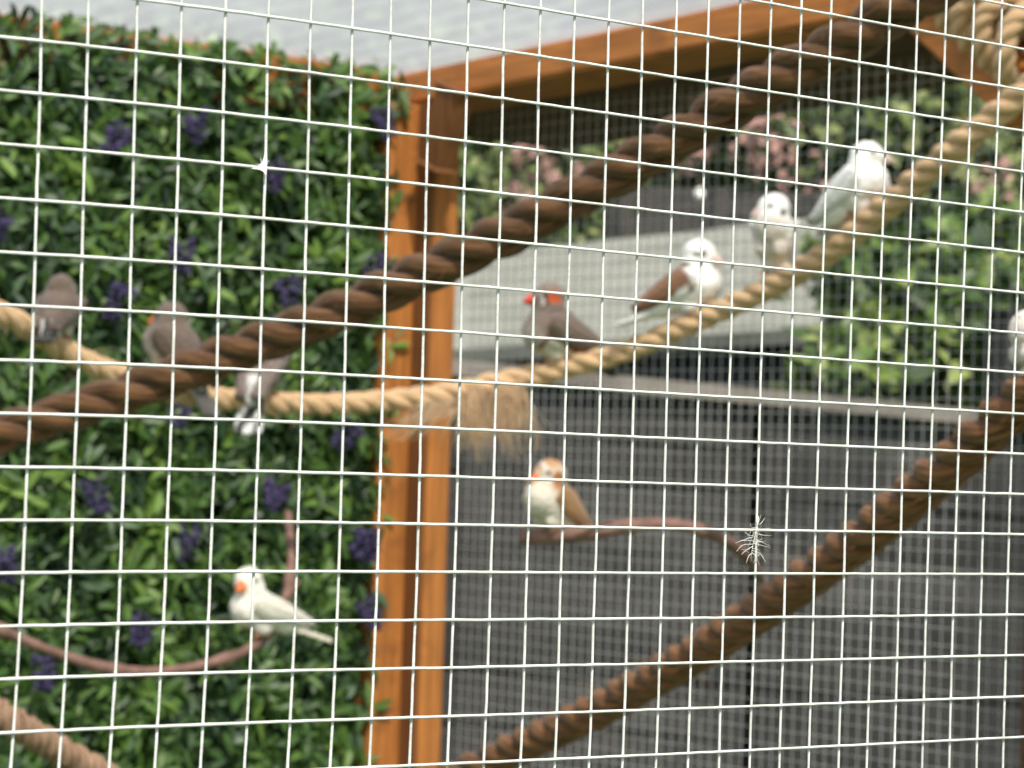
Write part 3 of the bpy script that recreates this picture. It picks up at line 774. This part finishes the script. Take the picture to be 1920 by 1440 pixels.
b8 = finch('finch', 'orange cheeked fawn finch sitting on the arched twig', top_of(tw2, 1036, 1006, 0.0064), (-1.0, 0.75), pitch=42, hyaw=-8, hpitch=-10,
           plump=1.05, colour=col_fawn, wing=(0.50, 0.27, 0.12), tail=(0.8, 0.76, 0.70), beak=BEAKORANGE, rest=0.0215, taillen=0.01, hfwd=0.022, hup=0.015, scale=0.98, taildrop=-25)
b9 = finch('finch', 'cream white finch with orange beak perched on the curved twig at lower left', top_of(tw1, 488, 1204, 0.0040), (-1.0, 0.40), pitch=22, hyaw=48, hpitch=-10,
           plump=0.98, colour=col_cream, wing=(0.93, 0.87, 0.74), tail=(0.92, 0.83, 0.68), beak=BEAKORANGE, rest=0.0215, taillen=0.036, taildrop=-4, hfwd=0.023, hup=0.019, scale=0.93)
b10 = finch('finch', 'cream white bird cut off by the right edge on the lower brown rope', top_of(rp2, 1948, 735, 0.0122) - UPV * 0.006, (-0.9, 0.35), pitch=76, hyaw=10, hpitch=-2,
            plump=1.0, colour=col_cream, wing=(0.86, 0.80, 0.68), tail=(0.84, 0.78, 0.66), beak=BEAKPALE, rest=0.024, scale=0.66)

bpy.data.scenes.remove(WORK)
# ------------------------------------------------------------------ fluff caught on the wires
def fluff(name, label, c, n, L, spread, thick=0.00012, bias=None):
    V = []; F = []
    for q in range(n):
        d = Vector((rnd(-1, 1), rnd(-0.6, 0.3), rnd(-1, 1)))
        if bias: d = d * spread + Vector(bias)
        d.normalize(); ll = L * rnd(0.4, 1)
        bend = Vector((rnd(-1, 1), rnd(-1, 1), rnd(-1, 1))) * ll * 0.25
        tube_data([c, c + d * ll * 0.5 + bend * 0.6, c + d * ll + bend * 0.3], lambda t: thick * (1.1 - 0.9 * t), 4, V, F, cap=False)
    o = obj(name, mesh(name, V, F), FLUFF); tag(o, label, 'feather'); return o
V = []; F = []
sh = [onY(u, v, -0.0014) for u, v in ((1422, 968), (1419, 990), (1414, 1012), (1410, 1032), (1408, 1052))]
tube_data(catmull(sh, 5), lambda t: 0.00011 * (1.1 - t), 5, V, F, cap=False)
for u, v, du, dv in ((1420, 985, 14, -14), (1418, 994, 26, -4), (1417, 1000, 30, 4), (1415, 1006, -26, 8), (1414, 1010, 30, 14), (1413, 1014, -34, 4), (1412, 1018, 33, 9), (1412, 1024, -22, 16),
                     (1411, 1028, 22, 16), (1410, 1032, 26, 22), (1411, 1020, -30, 14), (1409, 1038, -10, 18), (1419, 988, 8, -22), (1416, 1003, -20, -6), (1413, 1016, 24, -2), (1410, 1036, 14, 24)):
    p0 = onY(u, v, -0.0014); p1 = onY(u + du * 0.55 + rnd(-2, 2), v + dv * 0.3 + rnd(-3, 3), -0.0020 + rnd(-.002, .001)); p2 = onY(u + du, v + dv, -0.0024 + rnd(-.003, .002))
    tube_data(catmull([p0, p1, p2], 4), lambda t: 0.000085 * (1.1 - 0.8 * t), 4, V, F, cap=False)
for q in range(22):
    u = rnd(1402, 1424); v = rnd(985, 1045); a = rnd(0, 6.28); L_ = rnd(6, 20)
    p0 = onY(u, v, -0.0014); p1 = onY(u + L_ * 0.6 * math.cos(a), v + L_ * 0.6 * math.sin(a), -0.002 + rnd(-.002, .001)); a += rnd(-1.2, 1.2)
    p2 = onY(u + L_ * math.cos(a), v + L_ * math.sin(a) + 2, -0.002 + rnd(-.002, .001))
    tube_data(catmull([p0, p1, p2], 4), lambda t: 0.00004 * (1.1 - 0.7 * t), 3, V, F, cap=False)
tag(obj('down_feather', mesh('down_feather', V, F), FLUFF), 'wispy white down feather caught on the wires at right', 'feather')
c = onY(494, 312, -0.0012)
V = []; F = []
o = fluff('feather_tuft', 'small white feather tuft on a wire crossing at upper left', c, 16, 0.0024, 0.5, 0.00010, bias=(-0.35, 0, 0.15))
bm = bmesh.new(); bm.from_mesh(o.data)
pts = [onY(u, v, -0.0012) for u, v in ((468, 316), (482, 312), (490, 304), (494, 290), (496, 268), (499, 300), (498, 318), (497, 330), (492, 322), (484, 318))]
vv = [bm.verts.new(p + Vector((0, -0.0005, 0))) for p in pts]; bm.faces.new(vv)
bm.to_mesh(o.data); bm.free()

# ------------------------------------------------------------------ outside: board fence with pale top rail
f0, f1 = P(845, 690, 4.30), P(1790, 780, 4.55)
fd = (f1 - f0).normalized(); fa = f0 - fd * 1.4; fb = f1 + fd * 1.6
fn = Vector((fd.y, -fd.x, 0)).normalized()           # towards the camera
if fn.dot(C0 - f0) < 0: fn = -fn
fence = empty('board_fence', 'dark grey horizontal board fence with pale top rail beyond the mesh', 'fence', (f0.x, f0.y, 0))
adopt(obj('top_rail', obox('top_rail', fa, fb, (0, 0, 1), 0.019, 0.075, 0.003), FENCECAP), fence)
pj = P(1398, 1100, 4.42); tj = (pj - fa).dot(fd)
bays = [(0.0, tj - 1.2 - 0.012), (tj - 1.2 + 0.002, tj - 0.014), (tj + 0.008, tj + 1.2 - 0.012), (tj + 1.2, (fb - fa).length)]
hgt = 0.078
for bi, (t0, t1) in enumerate(bays):
    z = -0.012; k = 0
    while z > -1.75:
        top = z; bot = z - hgt + (0.011 if k % 4 == 1 else 0.003)
        pa = fa + fd * t0 + Vector((0, 0, (top + bot) / 2)) + fn * rnd(-0.006, 0.006)
        pb = fa + fd * t1 + Vector((0, 0, (top + bot) / 2)) + fn * rnd(-0.006, 0.006)
        adopt(obj('board', obox('board', pa, pb, (0, 0, 1), top - bot, 0.018, 0.0025), FENCE), fence)
        z -= hgt; k += 1
    pp = fa + fd * (t1 + 0.006)
    me = bev_box('post', (-0.03, -0.03, 0), (0.03, 0.03, pp.z - 0.02), 0.003)
    o = obj('post', me, FENCEGAP); o.location = Vector((pp.x, pp.y, 0)) - fn * 0.055 - fence.location; o.parent = fence
# dark fence panel behind the boards so that joints read dark
adopt(obj('back_panel', obox('back_panel', fa - fn * 0.045 + Vector((0, 0, -0.95)), fb - fn * 0.045 + Vector((0, 0, -0.95)), (0, 0, 1), 1.80, 0.01, 0), FENCEGAP), fence)

# ------------------------------------------------------------------ outside: low shed with felt roof
e0, e1 = P(760, 660, 5.7), P(1540, 614, 5.35)
g0, g1 = P(760, 490, 6.9), P(1540, 408, 6.5)
shed = empty('garden_shed', 'low dark shed with pale grey felt roof beyond the fence', 'shed', ((e0.x + g0.x) / 2, (e0.y + g0.y) / 2, 0))
nrm = (e1 - e0).cross(g0 - e0).normalized()
if nrm.z < 0: nrm = -nrm
V = []; F = []; nn = 14
for j in range(nn + 1):
    for i in range(nn + 1):
        s_, t_ = i / nn, j / nn
        p = (e0.lerp(e1, s_)).lerp(g0.lerp(g1, s_), t_) + nrm * 0.004 * noise.noise(Vector((i * 0.6, j * 0.6, 0)))
        V.append(p)
for j in range(nn):
    for i in range(nn):
        q = j * (nn + 1) + i; F.append((q, q + 1, q + nn + 2, q + nn + 1))
me = mesh('roof', V, F); bm = bmesh.new(); bm.from_mesh(me); bmesh.ops.solidify(bm, geom=bm.faces[:], thickness=0.03); bmesh.ops.recalc_face_normals(bm, faces=bm.faces[:]); bm.to_mesh(me); bm.free()
adopt(obj('roof', me, FELT, smooth=False), shed)
ed = (e1 - e0); zoff = 0
for k in range(13):                   # front wall boards under the eave
    dz = Vector((0, 0, -0.085 - 0.135 * k)); back = (g0 - e0); back.z = 0; back.normalize()
    adopt(obj('wall_board', obox('wall_board', e0 + back * 0.10 + dz, e1 + back * 0.10 + dz - ed.normalized() * 0.05, (0, 0, 1), 0.128, 0.02, 0.002), DARKWALL), shed)
for sgn, pa, pb in ((1, e1, g1), (-1, e0, g0)):
    q0 = pa + (pb - pa).normalized() * 0.12 - ed.normalized() * 0.06 * sgn; q1 = pb - (pb - pa).normalized() * 0.05 - ed.normalized() * 0.06 * sgn
    me = mesh('side_wall', [Vector((q0.x, q0.y, 0)), Vector((q1.x, q1.y, 0)), q1 - UPV * 0.04, q0 - UPV * 0.04], [(0, 1, 2, 3)])
    bm = bmesh.new(); bm.from_mesh(me); bmesh.ops.solidify(bm, geom=bm.faces[:], thickness=0.02); bm.to_mesh(me); bm.free()
    adopt(obj('side_wall', me, DARKWALL), shed)

# ------------------------------------------------------------------ outside: dark slatted fence in front of the shrubs
s0, s1 = P(1185, 345, 7.6), P(1575, 362, 7.35)
sfd = (s1 - s0).normalized()
SLAT = mat('far dark slats', (0.052, 0.047, 0.043), 0.85, 0.35, 6, stretch=(1, 1, 10))
sf = empty('slatted_fence', 'dark slatted fence far back below the pink flowering shrubs', 'fence', (s0.x, s0.y, 0))
L = (s1 - s0).length
for k in range(13):
    dz = Vector((0, 0, -0.04 - 0.075 * k))
    adopt(obj('slat', obox('slat', s0 + dz, s1 + dz, (0, 0, 1), 0.066, 0.018, 0.002), SLAT), sf)
for t in (0.04, 0.5, 0.96):
    pp = s0.lerp(s1, t); o = obj('post', bev_box('post', (-0.04, 0.02, 0), (0.04, 0.10, pp.z), 0.004), SLAT); o.location = (pp.x - sf.location.x, pp.y - sf.location.y, 0); o.parent = sf
kn = P(1311, 364, 7.3)
bm = bmesh.new(); bmesh.ops.create_uvsphere(bm, u_segments=16, v_segments=10, radius=0.014, matrix=Matrix.Translation(kn) @ Matrix.Diagonal((1, 1, 1.25, 1)))
bmesh.ops.create_cone(bm, cap_ends=True, segments=10, radius1=0.008, radius2=0.008, depth=0.10, matrix=Matrix.Translation(kn + FWD * 0.05) @ FWD.to_track_quat('Z', 'Y').to_matrix().to_4x4())
me = bpy.data.meshes.new('knob'); bm.to_mesh(me); bm.free()
o = adopt(obj('knob', me, FLUFF, smooth=True), sf); o['label'] = 'small white knob on the dark slatted fence'
# dark gate post behind the right wall
gp = P(1880, 690, 4.85)
gpo = empty('gate_post', 'dark grey upright post beside the green bush at right', 'post', (gp.x, gp.y, 0))
o = obj('shaft', bev_box('shaft', (-0.022, -0.022, 0), (0.022, 0.022, P(1880, 592, 4.85).z), 0.004), FENCEGAP, gpo)
o = obj('cap', bev_box('cap', (-0.027, -0.027, P(1880, 592, 4.85).z + 0.0005), (0.027, 0.027, P(1880, 588, 4.85).z + 0.008), 0.003), FENCEGAP, gpo)

# ------------------------------------------------------------------ shrubs
def shrub(name, label, cat, blobs, nleaf, Lr, mats, base, weights, stems=7, blossom=None, group=None, wid=0.5):
    root = empty(name, label, cat, (base.x, base.y, 0), group)
    V = []; F = []; MI = []
    tot = sum(b_[1] * b_[2] for b_ in blobs)
    cents = []
    for c, rx, rz in blobs:
        n = int(nleaf * rx * rz / tot)
        for q in range(n):
            d = Vector((random.gauss(0, 1), random.gauss(0, 1), random.gauss(0, 1))).normalized() * (random.random() ** 0.42)
            p = c + Vector((d.x * rx, d.y * rx, d.z * rz))
            lump = noise.noise(p * (2.2 / max(rx, 0.2)))
            if lump < -0.18: continue
            L_ = rnd(*Lr); o_ = (d + Vector((0, 0, 0.35)) + (C0 - p).normalized() * 0.3).normalized()
            Mx = leaf_matrix(p, o_, 0.9)
            mi = random.choices(range(len(mats)), weights)[0]
            if noise.noise(p * 6) > 0.25: mi = min(len(mats) - 1, mi + 1)
            pts4 = [Vector((0, 0, 0)), Vector((-L_ * wid / 2, L_ * 0.45, L_ * 0.08)), Vector((0, L_, -L_ * 0.12)), Vector((L_ * wid / 2, L_ * 0.45, L_ * 0.08)), Vector((0, L_ * 0.45, 0))]
            b0 = len(V); V += [Mx @ v for v in pts4]
            F += [(b0, b0 + 4, b0 + 1), (b0 + 1, b0 + 4, b0 + 2), (b0, b0 + 3, b0 + 4), (b0 + 4, b0 + 3, b0 + 2)]; MI += [mi] * 4
    tag(adopt(obj('foliage', mesh('foliage', V, F, MI), mats), root), kind='stuff')
    for k in range(stems):
        c, rx, rz = random.choice(blobs)
        tip = c + Vector((rnd(-.5, .5) * rx, rnd(-.5, .5) * rx, rnd(0, .5) * rz))
        b_ = Vector((base.x + rnd(-.12, .12), base.y + rnd(-.12, .12), 0))
        V = []; F = []
        tube_data(catmull([b_, b_.lerp(tip, 0.4) + Vector((rnd(-.08, .08), rnd(-.08, .08), 0.1)), tip], 5), lambda t: 0.018 * (1.1 - t * 0.95), 6, V, F)
        adopt(obj('stem', mesh('stem', V, F), BARK, smooth=True), root)
    if blossom:
        V = []; F = []
        for c, r, n in blossom:
            for q in range(n):
                d = Vector((random.gauss(0, .5), random.gauss(0, .5), random.gauss(0, .5)))
                if random.random() < 0.4: continue
                p = c + d * r * 1.2; Mx = leaf_matrix(p, ((C0 - p).normalized() + d).normalized(), 0.5); L_ = rnd(0.025, 0.05)
                b0 = len(V); V += [Mx @ v for v in (Vector((0, 0, 0)), Vector((-L_ * .4, L_ * .5, .004)), Vector((0, L_, -.004)), Vector((L_ * .4, L_ * .5, .004)))]
                F += [(b0, b0 + 1, b0 + 2, b0 + 3)]
        tag(adopt(obj('blossom', mesh('blossom', V, F), PINK), root), kind='stuff')
    return root
def bl(u, v, z, rpx, rpz): return (P(u, v, z), rpx * z / FPX, rpz * z / FPX)
shrub('flowering_shrub', 'olive green shrub with pink blossom behind shed roof, beside the corner post', 'shrub',
      [bl(950, 320, 8.3, 160, 190), bl(1120, 300, 8.5, 150, 170), bl(880, 420, 8.0, 110, 90), bl(1080, 440, 8.0, 160, 60)], 5200, (0.06, 0.12), SHRUB, P(1000, 700, 8.4), (4, 4, 3, 3, 1),
      blossom=[(P(985, 285, 7.9), 0.07, 40), (P(1045, 330, 7.95), 0.06, 26), (P(960, 355, 7.9), 0.04, 16), (P(1260, 215, 8.1), 0.05, 20)])
shrub('flowering_shrub', 'tall dark green shrub with scattered pink blossom above the slatted fence', 'shrub',
      [bl(1400, 230, 8.4, 190, 150), bl(1560, 260, 8.4, 170, 170), bl(1300, 320, 8.6, 150, 120)], 4600, (0.06, 0.11), SHRUB, P(1430, 700, 8.5), (3, 4, 3, 2, 1),
      blossom=[(P(1410, 230, 7.9), 0.08, 36), (P(1440, 280, 7.9), 0.07, 30), (P(1400, 270, 7.9), 0.06, 24), (P(1470, 320, 7.9), 0.08, 24), (P(1540, 330, 7.8), 0.08, 20), (P(1310, 290, 8.0), 0.06, 20), (P(1600, 250, 7.9), 0.04, 10)])
shrub('leafy_shrub', 'dark green leafy shrub under the brace at the far upper right', 'shrub',
      [bl(1760, 260, 7.8, 200, 170), bl(1880, 360, 7.4, 150, 150), bl(1680, 330, 8.0, 130, 120)], 4200, (0.06, 0.11), SHRUB, P(1780, 700, 7.8), (4, 4, 2, 3, 1),
      blossom=[(P(1860, 345, 7.0), 0.05, 14)])
shrub('green_bush', 'bright yellow green bush growing over the pale fence rail at right', 'bush',
      [bl(1720, 540, 5.1, 170, 110), bl(1850, 480, 5.2, 110, 110), bl(1630, 660, 4.95, 120, 80), bl(1800, 670, 5.0, 130, 80), bl(1560, 515, 5.0, 60, 45)], 1500, (0.045, 0.085), BUSH, P(1720, 900, 5.1), (4, 4, 2, 4, 1), wid=0.55)
shrub('low_plant', 'pale green low plant peeping over the fence rail end', 'plant',
      [bl(1545, 700, 4.75, 50, 34), bl(1500, 712, 4.75, 30, 18)], 170, (0.03, 0.06), BUSH, P(1540, 900, 4.75), (3, 4, 2, 2, 1), stems=3)
# tall clipped conifer hedge closing the garden
V = []; F = []; MI = []
A, B_ = P(-1500, 300, 11.0), P(2500, 300, 10.2)
A.z = 0; B_.z = 0; hd_ = (B_ - A).normalized(); hl = (B_ - A).length; hn = Vector((hd_.y, -hd_.x, 0))
if hn.dot(C0 - A) < 0: hn = -hn
th = empty('conifer_hedge', 'tall dark conifer hedge closing off the garden behind everything', 'hedge', A.lerp(B_, 0.5))
me = obox('core', A + Vector((0, 0, 1.9)) - hn * 0.5, B_ + Vector((0, 0, 1.9)) - hn * 0.5, (0, 0, 1), 3.8, 0.8, 0.05)
adopt(obj('core', me, DARKLEAF[0]), th)
for q in range(16000):
    p = A + hd_ * rnd(0, hl) + Vector((0, 0, rnd(0.9, 3.85))) + hn * (rnd(-0.1, 0.12) + 0.12 * noise.noise(Vector((q * 0.01, 0, 0))))
    Mx = leaf_matrix(p, hn, 0.9); L_ = rnd(0.06, 0.13); b0 = len(V)
    V += [Mx @ v for v in (Vector((0, 0, 0)), Vector((-L_ * .25, L_ * .5, 0)), Vector((0, L_, -.01)), Vector((L_ * .25, L_ * .5, 0)))]
    F.append((b0, b0 + 1, b0 + 2, b0 + 3)); MI.append(random.choices((0, 1, 2), (4, 3, 2))[0])
tag(adopt(obj('foliage', mesh('foliage', V, F, MI), DARKLEAF), th), kind='stuff')
